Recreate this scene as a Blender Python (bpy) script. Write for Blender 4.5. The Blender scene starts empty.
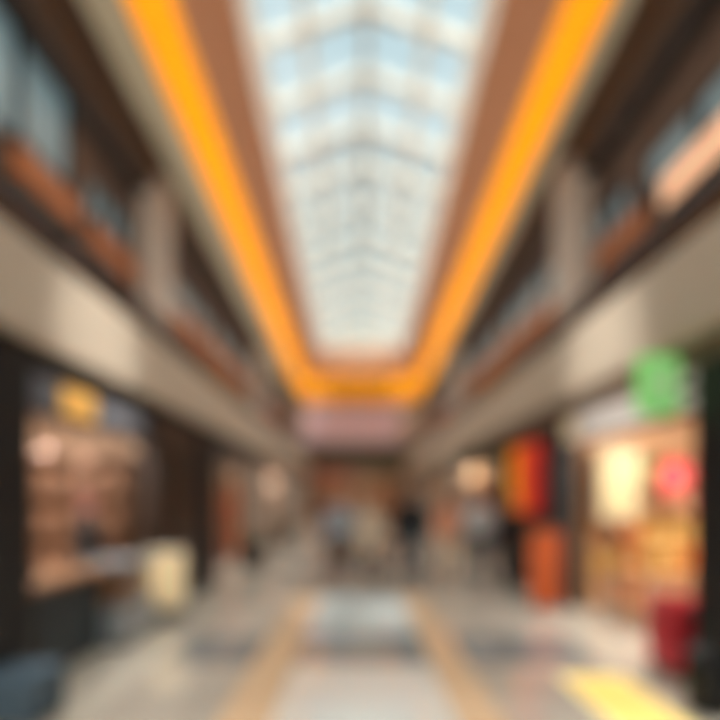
import bpy, bmesh, math, random
from mathutils import Vector, Matrix
random.seed(7)
sc = bpy.context.scene
C = sc.collection
PI = math.pi

# ------------------------------------------------------------------ camera
cam_d = bpy.data.cameras.new('camera'); cam = bpy.data.objects.new('camera', cam_d); C.objects.link(cam)
cam.location = (0, 0, 1.6); cam.rotation_euler = (PI/2, 0, 0)
cam_d.sensor_width = 36; cam_d.lens = 25
cam_d.shift_x = 2/720; cam_d.shift_y = 138/720
cam_d.dof.use_dof = True
cam_d.dof.focus_distance = 0.5
cam_d.dof.aperture_fstop = 0.72
cam_d.clip_end = 400
sc.camera = cam

# ------------------------------------------------------------------ sky, daylight, exposure
w = bpy.data.worlds.new('sky'); sc.world = w; w.use_nodes = True
nt = w.node_tree; nt.nodes.clear()
wo = nt.nodes.new('ShaderNodeOutputWorld'); bg = nt.nodes.new('ShaderNodeBackground')
tc = nt.nodes.new('ShaderNodeTexCoord'); nz = nt.nodes.new('ShaderNodeTexNoise'); rp = nt.nodes.new('ShaderNodeValToRGB')
nz.inputs['Scale'].default_value = 2.6; nz.inputs['Detail'].default_value = 4
rp.color_ramp.elements[0].position = .38; rp.color_ramp.elements[0].color = (.60, .79, .85, 1)
rp.color_ramp.elements[1].position = .62; rp.color_ramp.elements[1].color = (.90, .97, .97, 1)
nt.links.new(tc.outputs['Generated'], nz.inputs['Vector']); nt.links.new(nz.outputs['Fac'], rp.inputs['Fac'])
nt.links.new(rp.outputs['Color'], bg.inputs['Color']); nt.links.new(bg.outputs[0], wo.inputs[0])
bg.inputs['Strength'].default_value = 1.0
sun_d = bpy.data.lights.new('hazy_sun', 'SUN'); sun_d.energy = 11; sun_d.angle = 1.7; sun_d.color = (1, .97, .93)
sun = bpy.data.objects.new('hazy_sun', sun_d); C.objects.link(sun); sun.rotation_euler = (math.radians(32), math.radians(4), 0)
sc.view_settings.view_transform = 'Standard'; sc.view_settings.look = 'None'
sc.view_settings.exposure = 0.0; sc.view_settings.gamma = 1; sc.view_settings.use_curve_mapping = False
sc.cycles.use_denoising = True
sc.cycles.sample_clamp_indirect = 4
sc.cycles.max_bounces = 8

# ------------------------------------------------------------------ helpers
def lin(c):
    return tuple(((v/255)/12.92 if v/255 <= .04045 else ((v/255+.055)/1.055)**2.4) for v in c)
_M = {}
def mat(name, rgb, rough=.6, metal=0., var=.08, scale=6., emit=0., bump=0.):
    if name in _M: return _M[name]
    m = bpy.data.materials.new(name); m.use_nodes = True; n = m.node_tree
    p = n.nodes['Principled BSDF']; c = lin(rgb)
    t = n.nodes.new('ShaderNodeTexCoord'); z = n.nodes.new('ShaderNodeTexNoise'); r = n.nodes.new('ShaderNodeValToRGB')
    z.inputs['Scale'].default_value = scale; z.inputs['Detail'].default_value = 3
    r.color_ramp.elements[0].position = .3; r.color_ramp.elements[0].color = tuple(v*(1-var) for v in c)+(1,)
    r.color_ramp.elements[1].position = .7; r.color_ramp.elements[1].color = tuple(min(1, v*(1+var)) for v in c)+(1,)
    n.links.new(t.outputs['Object'], z.inputs['Vector']); n.links.new(z.outputs['Fac'], r.inputs['Fac'])
    n.links.new(r.outputs['Color'], p.inputs['Base Color'])
    p.inputs['Roughness'].default_value = rough; p.inputs['Metallic'].default_value = metal
    if emit:
        n.links.new(r.outputs['Color'], p.inputs['Emission Color']); p.inputs['Emission Strength'].default_value = emit
    if bump:
        b = n.nodes.new('ShaderNodeBump'); b.inputs['Strength'].default_value = bump; b.inputs['Distance'].default_value = .01
        n.links.new(z.outputs['Fac'], b.inputs['Height']); n.links.new(b.outputs[0], p.inputs['Normal'])
    _M[name] = m; return m
def wood(name, rgb, rough=.45, stretch=(1, 12, 12)):
    if name in _M: return _M[name]
    m = mat(name, rgb, rough, var=.22, scale=3)
    n = m.node_tree; mp = n.nodes.new('ShaderNodeMapping'); mp.inputs['Scale'].default_value = stretch
    t = [x for x in n.nodes if x.type == 'TEX_COORD'][0]; z = [x for x in n.nodes if x.type == 'TEX_NOISE'][0]
    n.links.new(t.outputs['Object'], mp.inputs['Vector']); n.links.new(mp.outputs[0], z.inputs['Vector'])
    return m
def glass(name, tint=(1, 1, 1), gloss=.08, rough=.02):
    if name in _M: return _M[name]
    m = bpy.data.materials.new(name); m.use_nodes = True; n = m.node_tree; n.nodes.clear()
    o = n.nodes.new('ShaderNodeOutputMaterial'); mx = n.nodes.new('ShaderNodeMixShader')
    t = n.nodes.new('ShaderNodeBsdfTransparent'); g = n.nodes.new('ShaderNodeBsdfGlossy'); lw = n.nodes.new('ShaderNodeLayerWeight')
    mt = n.nodes.new('ShaderNodeMath'); mt.operation = 'MULTIPLY_ADD'; mt.inputs[1].default_value = .5; mt.inputs[2].default_value = gloss
    t.inputs['Color'].default_value = tint+(1,); g.inputs['Roughness'].default_value = rough
    lw.inputs['Blend'].default_value = .2
    n.links.new(lw.outputs['Fresnel'], mt.inputs[0]); n.links.new(mt.outputs[0], mx.inputs[0])
    n.links.new(t.outputs[0], mx.inputs[1]); n.links.new(g.outputs[0], mx.inputs[2]); n.links.new(mx.outputs[0], o.inputs[0])
    _M[name] = m; return m

class MB:
    def __init__(s): s.v = []; s.f = []
    def box(s, x0, x1, y0, y1, z0, z1, rot=0, piv=None):
        b = len(s.v)
        P = [(x0,y0,z0),(x1,y0,z0),(x1,y1,z0),(x0,y1,z0),(x0,y0,z1),(x1,y0,z1),(x1,y1,z1),(x0,y1,z1)]
        if rot:
            px, py = piv or ((x0+x1)/2, (y0+y1)/2); c, q = math.cos(rot), math.sin(rot)
            P = [(px+(x-px)*c-(y-py)*q, py+(x-px)*q+(y-py)*c, z) for x, y, z in P]
        s.v += P
        s.f += [tuple(b+i for i in q) for q in ((0,3,2,1),(4,5,6,7),(0,1,5,4),(1,2,6,5),(2,3,7,6),(3,0,4,7))]
        return s
    def prism(s, sec0, sec1):               # two closed 3D polygons with equal point counts
        b = len(s.v); n = len(sec0); s.v += list(sec0)+list(sec1)
        s.f.append(tuple(b+i for i in range(n))[::-1]); s.f.append(tuple(b+n+i for i in range(n)))
        for i in range(n): j = (i+1) % n; s.f.append((b+i, b+j, b+n+j, b+n+i))
        return s
    def tube(s, pts, rad, n=12, ry=None, cap=True):
        """loft along pts; rad list of radius or (ra, rb)"""
        pts = [Vector(p) for p in pts]; b = len(s.v)
        rad = [r if isinstance(r, tuple) else (r, r) for r in (rad if isinstance(rad, list) else [rad]*len(pts))]
        d0 = (pts[1]-pts[0]).normalized()
        ref = Vector((1, 0, 0)) if abs(d0.x) < .8 else Vector((0, 1, 0))
        if ry: ref = Vector(ry)
        for i, p in enumerate(pts):
            d = (pts[min(i+1, len(pts)-1)]-pts[max(i-1, 0)]).normalized()
            u = (ref-d*ref.dot(d)).normalized(); v = d.cross(u)
            for k in range(n):
                a = 2*PI*k/n; q = p+u*rad[i][0]*math.cos(a)+v*rad[i][1]*math.sin(a); s.v.append(tuple(q))
        for i in range(len(pts)-1):
            for k in range(n):
                a = b+i*n+k; c = b+i*n+(k+1) % n; s.f.append((a, c, c+n, a+n))
        if cap:
            s.f.append(tuple(b+k for k in range(n))[::-1]); s.f.append(tuple(b+(len(pts)-1)*n+k for k in range(n)))
        return s
    def ell(s, c, r, n=16, m=10):
        b = len(s.v)
        for i in range(1, m):
            th = PI*i/m
            for k in range(n):
                a = 2*PI*k/n
                s.v.append((c[0]+r[0]*math.sin(th)*math.cos(a), c[1]+r[1]*math.sin(th)*math.sin(a), c[2]+r[2]*math.cos(th)))
        t = len(s.v); s.v.append((c[0], c[1], c[2]+r[2])); s.v.append((c[0], c[1], c[2]-r[2]))
        for i in range(m-2):
            for k in range(n):
                a = b+i*n+k; q = b+i*n+(k+1) % n; s.f.append((a, a+n, q+n, q))
        for k in range(n):
            s.f.append((t, b+k, b+(k+1) % n)); s.f.append((t+1, b+(m-2)*n+(k+1) % n, b+(m-2)*n+k))
        return s
    def lathe(s, prof, c=(0, 0, 0), n=24):
        pts = [(c[0], c[1], c[2]+z) for r, z in prof]; b = len(s.v)
        for (r, z), p in zip(prof, pts):
            for k in range(n):
                a = 2*PI*k/n; s.v.append((p[0]+r*math.cos(a), p[1]+r*math.sin(a), p[2]))
        for i in range(len(prof)-1):
            for k in range(n):
                a = b+i*n+k; q = b+i*n+(k+1) % n; s.f.append((a, q, q+n, a+n))
        s.f.append(tuple(b+k for k in range(n))[::-1]); s.f.append(tuple(b+(len(prof)-1)*n+k for k in range(n)))
        return s
    def build(s, name, m, parent=None, bevel=0, smooth=False, label=None, kind=None):
        me = bpy.data.meshes.new(name); me.from_pydata([tuple(v) for v in s.v], [], s.f); me.update()
        me.materials.append(m)
        o = bpy.data.objects.new(name, me); C.objects.link(o)
        if parent: o.parent = parent; 
        bm = bmesh.new(); bm.from_mesh(me); bmesh.ops.recalc_face_normals(bm, faces=bm.faces); bm.to_mesh(me); bm.free()
        if smooth:
            for p in me.polygons: p.use_smooth = True
        if bevel:
            b = o.modifiers.new('bevel', 'BEVEL'); b.width = bevel; b.segments = 2; b.limit_method = 'ANGLE'
        if label: o['label'] = label
        if kind: o['kind'] = kind
        return o
def thing(name, label, cat, loc=(0, 0, 0), rz=0, group=None):
    o = bpy.data.objects.new(name, None); C.objects.link(o); o.location = loc; o.rotation_euler = (0, 0, rz)
    o.empty_display_size = .1
    o['label'] = label; o['category'] = cat
    if group: o['group'] = group
    return o
def tag(o, label, cat, group=None):
    o['label'] = label; o['category'] = cat
    if group: o['group'] = group
    return o
def struct(name, mb, m, parent=None, bevel=0):
    return mb.build(name, m, parent, bevel, kind='structure')
def dup(o, loc=None, rz=None, label=None, group=None):
    kids = {}
    for x in list(C.objects):
        if x.parent: kids.setdefault(x.parent, []).append(x)
    def rec(a, par):
        c = a.copy(); C.objects.link(c)
        if par: c.parent = par
        for ch in kids.get(a, []): rec(ch, c)
        return c
    r = rec(o, None)
    if loc is not None: r.location = loc
    if rz is not None: r.rotation_euler = (0, 0, rz)
    if label: r['label'] = label
    if group: r['group'] = group
    return r
def lamp(name, kind, loc, power, color, parent=None, size=.2, size_y=None, rot=(0, 0, 0), angle=None, blend=.6):
    d = bpy.data.lights.new(name, kind); d.energy = power; d.color = color
    if kind == 'AREA':
        d.size = size
        if size_y: d.shape = 'RECTANGLE'; d.size_y = size_y
        else: d.shape = 'DISK'
    if kind == 'SPOT': d.spot_size = angle; d.spot_blend = blend; d.shadow_soft_size = size
    o = bpy.data.objects.new(name, d); C.objects.link(o); o.location = loc; o.rotation_euler = rot
    if parent: o.parent = parent
    return o
WARM = (1, .89, .77); SOFT = (1, .95, .89); COOL = (.85, .93, 1)

# materials
M_beige = mat('beige_plaster', (206, 192, 172), .55, var=.05)
M_cream = mat('cream_metal', (226, 218, 202), .4, var=.04)
M_dark = mat('near_black_cladding', (18, 20, 22), .6)
M_black = mat('black_column_stone', (8, 15, 19), .6)
M_brown = mat('dark_brown_timber', (98, 76, 62), .6); M_beam = mat('very_dark_brown_beam', (20, 14, 10), .9)
M_soff = mat('taupe_soffit', (156, 144, 118), .6)
M_rust = mat('rust_brown_plaster', (206, 140, 98), .6)
M_orange = mat('backlit_orange_panel', (248, 158, 22), .5, var=.03, emit=.44)
_p = M_orange.node_tree.nodes['Principled BSDF']; _p.inputs['Roughness'].default_value = .9; _p.inputs['Specular IOR Level'].default_value = .05
M_taupe = mat('taupe_cladding', (128, 112, 98), .5)
M_bdark = wood('dark_brown_panelling', (58, 44, 36), .4, (12, 12, 1))
M_oak = wood('orange_oak', (168, 112, 68), .45)
M_peach = mat('peach_shop_wall', (200, 168, 142), .7)
M_lpeach = mat('light_peach_shop_wall', (228, 184, 140), .7)
M_pier = mat('grey_beige_column_plaster', (172, 158, 144), .55)
M_steel = mat('brushed_steel', (150, 152, 155), .3, 1.)
M_dmetal = mat('dark_bronze_metal', (48, 42, 38), .35, .8)
M_lit = mat('lamp_diffuser', (255, 232, 200), .4, var=0, emit=2)
M_litc = mat('lit_cream_panel', (244, 220, 172), .4, var=.04, emit=.2)
M_glass = glass('clear_glass'); M_sky = glass('skylight_glass', (.93, .97, .98), .03)
M_rail = glass('grey_railing_glass', (.25, .24, .24), .08)
M_blue = mat('blue_grey_glowing_glazing', (120, 144, 150), .35, var=.2, scale=.8, emit=.42)  # glow put into the panes in place of daylight
M_upor = mat('orange_brown_sign_board', (160, 94, 52), .5, var=.25, emit=.1)

# ------------------------------------------------------------------ floor
def floor_reflection_paint():
    m = bpy.data.materials.new('polished_tile_floor'); m.use_nodes = True; n = m.node_tree; N = n.nodes.new; L = n.links.new
    p = n.nodes['Principled BSDF']; tc = N('ShaderNodeTexCoord'); br = N('ShaderNodeTexBrick')
    br.offset = 0; br.inputs['Scale'].default_value = 1; br.inputs['Brick Width'].default_value = .6; br.inputs['Row Height'].default_value = .6
    br.inputs['Mortar Size'].default_value = .004
    br.inputs['Color1'].default_value = lin((188, 180, 168))+(1,); br.inputs['Color2'].default_value = lin((180, 172, 160))+(1,); br.inputs['Mortar'].default_value = lin((120, 108, 96))+(1,)
    L(tc.outputs['Object'], br.inputs['Vector'])
    sx = N('ShaderNodeSeparateXYZ'); L(tc.outputs['Object'], sx.inputs[0])
    def mth(op, a, b=None, c=None):
        q = N('ShaderNodeMath'); q.operation = op
        for i, v in enumerate((a, b, c)):
            if v is None: continue
            if isinstance(v, (int, float)): q.inputs[i].default_value = v
            else: L(v, q.inputs[i])
        return q.outputs[0]
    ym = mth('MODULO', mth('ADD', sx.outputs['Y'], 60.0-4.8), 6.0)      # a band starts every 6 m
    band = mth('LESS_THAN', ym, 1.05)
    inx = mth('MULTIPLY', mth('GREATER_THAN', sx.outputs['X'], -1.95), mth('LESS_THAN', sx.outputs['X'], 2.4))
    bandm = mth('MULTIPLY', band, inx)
    edge = mth('SUBTRACT', 1.0, inx)
    mx = N('ShaderNodeMix'); mx.data_type = 'RGBA'; L(mth('MULTIPLY', edge, .8), mx.inputs[0]); L(br.outputs['Color'], mx.inputs[6]); mx.inputs[7].default_value = lin((204, 196, 180))+(1,)
    def between(a, b): return mth('MULTIPLY', mth('GREATER_THAN', sx.outputs['X'], a), mth('LESS_THAN', sx.outputs['X'], b))
    sky_reflection = between(-.62, .72); cove_reflection = mth('ADD', between(-1.02, -.62), between(.7, 1.06))  # pale lane and peach strips paint skylight and cove reflections into the tile
    near = mth('LESS_THAN', sx.outputs['Y'], 8.2); sky_reflection = mth('MULTIPLY', sky_reflection, near); cove_reflection = mth('MULTIPLY', cove_reflection, near)
    mA = N('ShaderNodeMix'); mA.data_type = 'RGBA'; L(mth('MULTIPLY', sky_reflection, .8), mA.inputs[0]); L(mx.outputs[2], mA.inputs[6]); mA.inputs[7].default_value = lin((198, 212, 213))+(1,)
    mB_ = N('ShaderNodeMix'); mB_.data_type = 'RGBA'; L(mth('MULTIPLY', cove_reflection, .65), mB_.inputs[0]); L(mA.outputs[2], mB_.inputs[6]); mB_.inputs[7].default_value = lin((230, 188, 140))+(1,)
    mx = mB_; bandm = mth('MULTIPLY', bandm, mth('SUBTRACT', 1.0, cove_reflection))
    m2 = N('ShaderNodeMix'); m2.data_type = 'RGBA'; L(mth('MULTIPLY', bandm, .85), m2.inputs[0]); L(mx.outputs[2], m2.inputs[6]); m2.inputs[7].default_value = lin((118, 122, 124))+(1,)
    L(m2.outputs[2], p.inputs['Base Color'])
    p.inputs['Roughness'].default_value = .1; p.inputs['Specular IOR Level'].default_value = .9; p.inputs['IOR'].default_value = 1.8
    return m
Y0, Y1, YE = -5.0, 28.6, 33.0
struct('floor', MB().box(-8, 8, Y0, YE, -.2, 0), floor_reflection_paint())

# ------------------------------------------------------------------ ceiling coffer and skylight
CX = .15
def S(y): return 8.4-(y-7)*.06          # underside of the sloping soffit
YA, YB = -3.0, 23.6                     # skylight opening
def strip(mb, sec, ya, yb, side):
    a = [(CX+side*x, ya, S(ya)+z) for x, z in sec]; b = [(CX+side*x, yb, S(yb)+z) for x, z in sec]
    mb.prism(a, b); return mb
for side, nm in ((-1, 'left'), (1, 'right')):
    struct('ceiling_soffit_'+nm, strip(MB(), [(3.42, 0), (4.0, 0), (4.0, .2), (3.42, .2)], Y0, Y1, side), M_soff)
    struct('ceiling_upstand_'+nm, strip(MB(), [(2.64, 0), (2.74, 0.05), (2.3, 1.4), (2.1, 1.2)], YA, YB, side), M_rust)
    struct('ceiling_curb_'+nm, strip(MB(), [(1.86, 1.2), (2.4, 1.2), (2.4, 1.42), (1.86, 1.42)], YA, YB, side), M_cream)
struct('ceiling_upstand_end', MB().prism([(CX-2.68, YB, S(YB)), (CX+2.68, YB, S(YB)), (CX+2.1, YB, S(YB)+1.2), (CX-2.1, YB, S(YB)+1.2)],
       [(CX-2.68, YB+.15, S(YB)), (CX+2.68, YB+.15, S(YB)), (CX+2.1, YB+.15, S(YB)+1.2), (CX-2.1, YB+.15, S(YB)+1.2)]), M_rust)
struct('ceiling_front_soffit', MB().box(-2.6+CX, 2.6+CX, Y0, YA, S(YA)+.0, S(YA)+.2), M_soff)
def cove(nm, lab):
    t = thing('cove_light', lab, 'ceiling light', (0, 0, 0), 0, None); return t
for side, lab in ((-1, 'long glowing orange cove panel along the left side of the skylight'), (1, 'long glowing orange cove panel along the right side of the skylight')):
    t = cove('', lab)
    strip(MB(), [(2.66, .02), (3.34, .02), (3.34, .1), (2.66, .1)], YA, YB+.1, side).build('diffuser', M_orange, t)
    strip(MB(), [(3.34, -.02), (3.42, -.02), (3.42, .12), (3.34, .12)], YA, YB+.1, side).build('edge_trim', M_soff, t)
t = cove('', 'orange cove panel crossing the far end of the skylight')
strip(MB(), [(-3.32, .02), (3.32, .02), (3.32, .1), (-3.32, .1)], YB+.16, Y1-.2, 1).build('diffuser', M_orange, t)
MB().box(CX-3.38, CX+3.38, Y1-.2, Y1-.1, S(Y1)-.05, S(Y1)+.12).build('edge_trim', M_cream, t)

# glazed gable above the curb
sky = bpy.data.objects.new('window_1', None); C.objects.link(sky); sky['kind'] = 'structure'
def roofz(x, y): return S(y)+1.42+.75*(1-abs(x)/2.1)
lanes = [-2.1, -1.08, 0, 1.08, 2.1]
g = MB()
for i in range(4):
    a, b = lanes[i], lanes[i+1]
    g.prism([(CX+a, YA, roofz(a, YA)+.06), (CX+b, YA, roofz(b, YA)+.06), (CX+b, YA, roofz(b, YA)+.07), (CX+a, YA, roofz(a, YA)+.07)],
            [(CX+a, YB, roofz(a, YB)+.06), (CX+b, YB, roofz(b, YB)+.06), (CX+b, YB, roofz(b, YB)+.07), (CX+a, YB, roofz(a, YB)+.07)])
g.build('glass_pane', M_sky, sky)
for x in lanes:
    wd = .07 if abs(x) < 2 else .1
    MB().prism([(CX+x-wd, YA, roofz(x, YA)-.1), (CX+x+wd, YA, roofz(x, YA)-.1), (CX+x+wd, YA, roofz(x, YA)+.05), (CX+x-wd, YA, roofz(x, YA)+.05)],
               [(CX+x-wd, YB, roofz(x, YB)-.1), (CX+x+wd, YB, roofz(x, YB)-.1), (CX+x+wd, YB, roofz(x, YB)+.05), (CX+x-wd, YB, roofz(x, YB)+.05)]).build('purlin', M_cream, sky)
y = YA
while y <= YB+.01:
    mb = MB()
    for s_ in (-1, 1):
        mb.prism([(CX, y-.09, roofz(0, y)-.14), (CX, y+.09, roofz(0, y)-.14), (CX, y+.09, roofz(0, y)+.04), (CX, y-.09, roofz(0, y)+.04)],
                 [(CX+s_*2.15, y-.09, roofz(2.1, y)-.14), (CX+s_*2.15, y+.09, roofz(2.1, y)-.14), (CX+s_*2.15, y+.09, roofz(2.1, y)+.04), (CX+s_*2.15, y-.09, roofz(2.1, y)+.04)])
    mb.build('rafter', M_cream, sky); y += 1.33
for yy in (YA-.05, YB):
    MB().prism([(CX-2.2, yy, S(yy)+1.2), (CX+2.2, yy, S(yy)+1.2), (CX+2.2, yy, S(yy)+1.45), (CX, yy, S(yy)+2.2), (CX-2.2, yy, S(yy)+1.45)],
               [(CX-2.2, yy+.06, S(yy)+1.2), (CX+2.2, yy+.06, S(yy)+1.2), (CX+2.2, yy+.06, S(yy)+1.45), (CX, yy+.06, S(yy)+2.2), (CX-2.2, yy+.06, S(yy)+1.45)]).build('gable_panel', M_cream, sky)

# ------------------------------------------------------------------ walls, slabs, columns
struct('ceiling_roof_left', MB().box(-8, -3.9+CX, Y0, YE, 8.95, 9.1), M_soff)
struct('ceiling_roof_right', MB().box(3.9+CX, 8, Y0, YE, 8.95, 9.1), M_soff)
struct('ceiling_cover_left', strip(MB(), [(2.35, .95), (4.0, .2), (4.0, .9), (2.45, 1.05)], Y0, Y1, -1), M_soff)
struct('ceiling_cover_right', strip(MB(), [(2.35, .95), (4.0, .2), (4.0, .9), (2.45, 1.05)], Y0, Y1, 1), M_soff)
struct('ceiling_cover_end', MB().box(-4, 4, YB+.2, YE, 8.6, 8.75), M_soff)
struct('wall_left', MB().box(-8.2, -8, Y0, YE, 0, 9.1), M_peach)
struct('wall_right', MB().box(8, 8.2, Y0, YE, 0, 9.1), M_peach)
struct('wall_front', MB().box(-8, 8, Y0-.2, Y0, 0, 9.3), M_taupe)
# walls of the far end: bulkhead with an opening for the last shop
struct('wall_back', MB().box(-8, 8, YE, YE+.2, 0, 9.1), M_peach)
struct('wall_back_bulkhead', MB().box(-4.2, 4.2, Y1, Y1+.2, 3.55, S(Y1)+1.6), M_pier)
FX = 2.75
for s_, nm in ((-1, 'left'), (1, 'right')):
    def bx(mb, xa, xb, *r):
        return mb.box(min(s_*xa, s_*xb), max(s_*xa, s_*xb), *r)
    struct('ceiling_balcony_slab_'+nm, bx(MB(), FX+.15, 8, Y0, Y1, 2.95, 3.5), M_taupe)
    struct('trim_balcony_fascia_'+nm, bx(MB(), FX, FX+.15, Y0, Y1, 2.95, 3.78), M_beige, bevel=.03)
    struct('trim_bulkhead_'+nm, bx(MB(), FX+.12, FX+.3, Y0, Y1, 2.72, 2.95), M_dark if s_ < 0 else M_taupe)  # left one near black to carry the shade under the balcony
    # upper shop wall with piers, clerestory windows between
    struct('wall_upper_'+nm, bx(MB(), 4.1, 4.3, Y0, Y1, 3.5, 5.35), M_taupe)
    struct('wall_upper_head_'+nm, bx(MB(), 4.1, 4.3, Y0, Y1, 7.4, 8.95), M_brown)
    a = [(s_*3.84, Y0, 7.5), (s_*4.12, Y0, 7.5), (s_*4.12, Y0, S(Y0)+.1), (s_*3.84, Y0, S(Y0)+.1)]
    b = [(s_*3.84, Y1, 6.78), (s_*4.12, Y1, 6.78), (s_*4.12, Y1, S(Y1)+.1), (s_*3.84, Y1, S(Y1)+.1)]
    struct('beam_'+nm, MB().prism(a, b), M_beam)
    a = [(s_*3.80, Y0, 7.52), (s_*3.84, Y0, 7.52), (s_*3.84, Y0, S(Y0)-.0), (s_*3.80, Y0, S(Y0)-.0)]
    b = [(s_*3.80, Y1, 6.80), (s_*3.84, Y1, 6.80), (s_*3.84, Y1, S(Y1)-.0), (s_*3.80, Y1, S(Y1)-.0)]
    struct('trim_beam_face_'+nm, MB().prism(a, b), mat('warm_brown_beam_board', (66, 49, 36), .9))
ncount = 2
seg = [(-4.6, -.6), (.2, 3.6), (4.0, 7.2), (7.6, 9.0), (9.9, 13.9), (14.3, 18.6), (19.6, 23.6), (24, 28.2)]
for s_, nm in ((-1, 'left'), (1, 'right')):
    px = s_*4.13
    prev = Y0
    piers = MB(); pt = 7.4; x0, x1 = sorted((px, px+s_*.15))
    struct('wall_upper_sill_'+nm, MB().box(x0, x1, Y0, Y1, 5.35, 5.84), M_brown)
    for a, b in seg:
        piers.box(min(px, px+s_*.15), max(px, px+s_*.15), prev, a, 5.84, pt); prev = b
    piers.box(min(px, px+s_*.15), max(px, px+s_*.15), prev, Y1, 5.84, pt)
    struct('wall_upper_pier_'+nm, piers, M_brown)
    for i, (a, b) in enumerate(seg):
        wz = 5.9; wt = (7.35 if i < 3 else 6.6) if s_ < 0 else (6.5 if i < 4 else 6.7)
        struct('wall_upper_transom_'+nm, MB().box(min(px+s_*.02, px+s_*.15), max(px+s_*.02, px+s_*.15), a, b, wt, 7.4), M_brown)
        wn = bpy.data.objects.new('window_%d' % ncount, None); C.objects.link(wn); wn['kind'] = 'structure'; ncount += 1
        x0, x1 = sorted((px+s_*.06, px+s_*.09))
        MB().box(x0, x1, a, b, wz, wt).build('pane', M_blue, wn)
        fx0, fx1 = sorted((px, px+s_*.13)); f = MB()
        for yy in [a+(b-a)*k/3 for k in range(4)]: f.box(fx0, fx1, yy-.04, yy+.04, wz, wt)
        f.box(fx0, fx1, a, b, wt-.06, wt); f.box(fx0, fx1, a, b, wz-.06, wz+.03)
        f.build('window_frame', M_dmetal, wn)
# columns
for s_, nm in ((-1, 'left'), (1, 'right')):
    for k, yc in enumerate((-.2, 9.45 if s_ < 0 else 8.95, 19.1)):
        x0, x1 = sorted((s_*3.6, s_*4.09))
        struct('pillar', MB().box(x0, x1, yc-.3, yc+.3, 3.5, 7.55-.03*(yc-7)), M_pier, bevel=.02)
# ground-floor piers and party walls
def party(s_, y, th=.16, m=None, x0=3.0):
    a, b = sorted((s_*x0, s_*8)); struct('wall_party', MB().box(a, b, y, y+th, 0, 2.95), m or M_peach)
LP = [3.4, 7.3, 14.1, 19.2, 25.2]; RP = [3.4, 7.6, 15.2, 20.5, 25.2]
for y in LP: party(-1, y, m=M_peach)
for y in RP: party(1, y, m=M_lpeach)
def pil(s_, y0, y1, m, x0=2.62, x1=3.05, z1=2.95):
    a, b = sorted((s_*x0, s_*x1)); struct('pillar', MB().box(a, b, y0, y1, 0, z1 if x0 >= FX+.3 else min(z1, 2.72)), m, bevel=.012)
pil(-1, 3.3, 4.02, M_black, 2.62, 3.0); pil(1, 3.35, 4.2, M_black, 2.82, 3.2)
pil(-1, 8.55, 9.5, M_dark, 2.66, 3.0)
for y in (14.0, 19.1, 25.1): pil(-1, y, y+.4, M_pier)
pil(1, 7.25, 7.75, M_dark, 2.9, 3.2); pil(1, 9.9, 10.4, M_dark, 2.9, 3.2)
for y in (15.1, 20.4, 25.1): pil(1, y, y+.4, M_pier, 2.9, 3.2)
pil(-1, Y0, -.5, M_taupe); pil(1, Y0, -.5, M_taupe, 2.9, 3.2)

# dark timber-clad bay between the café and the next shop, with its door
struct('wall_timber_bay', MB().box(-2.95, -2.72, 6.75, 8.55, 0, 2.72), M_bdark)
d = MB().box(-2.72, -2.68, 7.15, 8.05, .02, 2.15).build('door_1', M_bdark, kind='structure', bevel=.008)
MB().tube([(-2.62, 7.27, .95), (-2.62, 7.27, 1.2)], .012).build('handle', M_steel, d)
fr = MB().box(-2.72, -2.66, 7.05, 7.13, 0, 2.25).box(-2.72, -2.66, 8.07, 8.15, 0, 2.25).box(-2.72, -2.66, 7.05, 8.15, 2.17, 2.25).build('door_frame', M_dmetal, d)

# ------------------------------------------------------------------ lamps
def fill_downlight(loc, label, power, col=SOFT, r=.1):
    t = thing('fill_downlight', label, 'ceiling light', loc)
    MB().lathe([(r, -.012), (r+.02, -.012), (r+.02, 0), (r, 0)]).build('trim_ring', M_cream, t)
    MB().lathe([(r*.96, -.008), (r*.96, -.004)]).build('diffuser', M_lit, t)
    lamp('beam', 'AREA', (0, 0, -.02), power, col, t, size=r*1.8)
    return t
for s_, nm in ((-1, 'left'), (1, 'right')):  # lamps added under the slabs to raise the light along the shopfronts
    base = None
    for k, y in enumerate((1.2, 3.1, 5.2, 7.9, 11.5, 15.0, 18.5, 22.0, 25.5)):
        loc = (s_*3.4, y, 2.95)
        lab = 'added round fill lamp in the slab over the %s shopfronts' % nm
        grp = 'added fill lamps over the %s shopfronts' % nm
        if base is None: base = fill_downlight(loc, lab, 60); base['group'] = grp
        else: dup(base, loc, group=grp)
def panel_light(loc, sx, sy, power, label, col=WARM, group=None):
    t = thing('ceiling_panel_light', label, 'ceiling light', loc, 0, group)
    MB().box(-sx/2, sx/2, -sy/2, sy/2, -.03, 0).build('housing', M_cream, t)
    MB().box(-sx/2+.02, sx/2-.02, -sy/2+.02, sy/2-.02, -.034, -.03).build('diffuser', mat('soft_panel_diffuser', (250, 226, 196), .5, var=0, emit=.8), t)
    lamp('glow', 'AREA', (0, 0, -.04), power, col, t, size=sx*.9, size_y=sy*.9)
    return t
panel_light((-4.6, 5.4, 2.95), 1.8, .8, 75, 'square light panel over the café behind the left counter', WARM)
panel_light((4.5, 5.9, 2.95), 1.8, .8, 85, 'light panel over the bright gift shop on the right', SOFT)
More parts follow.
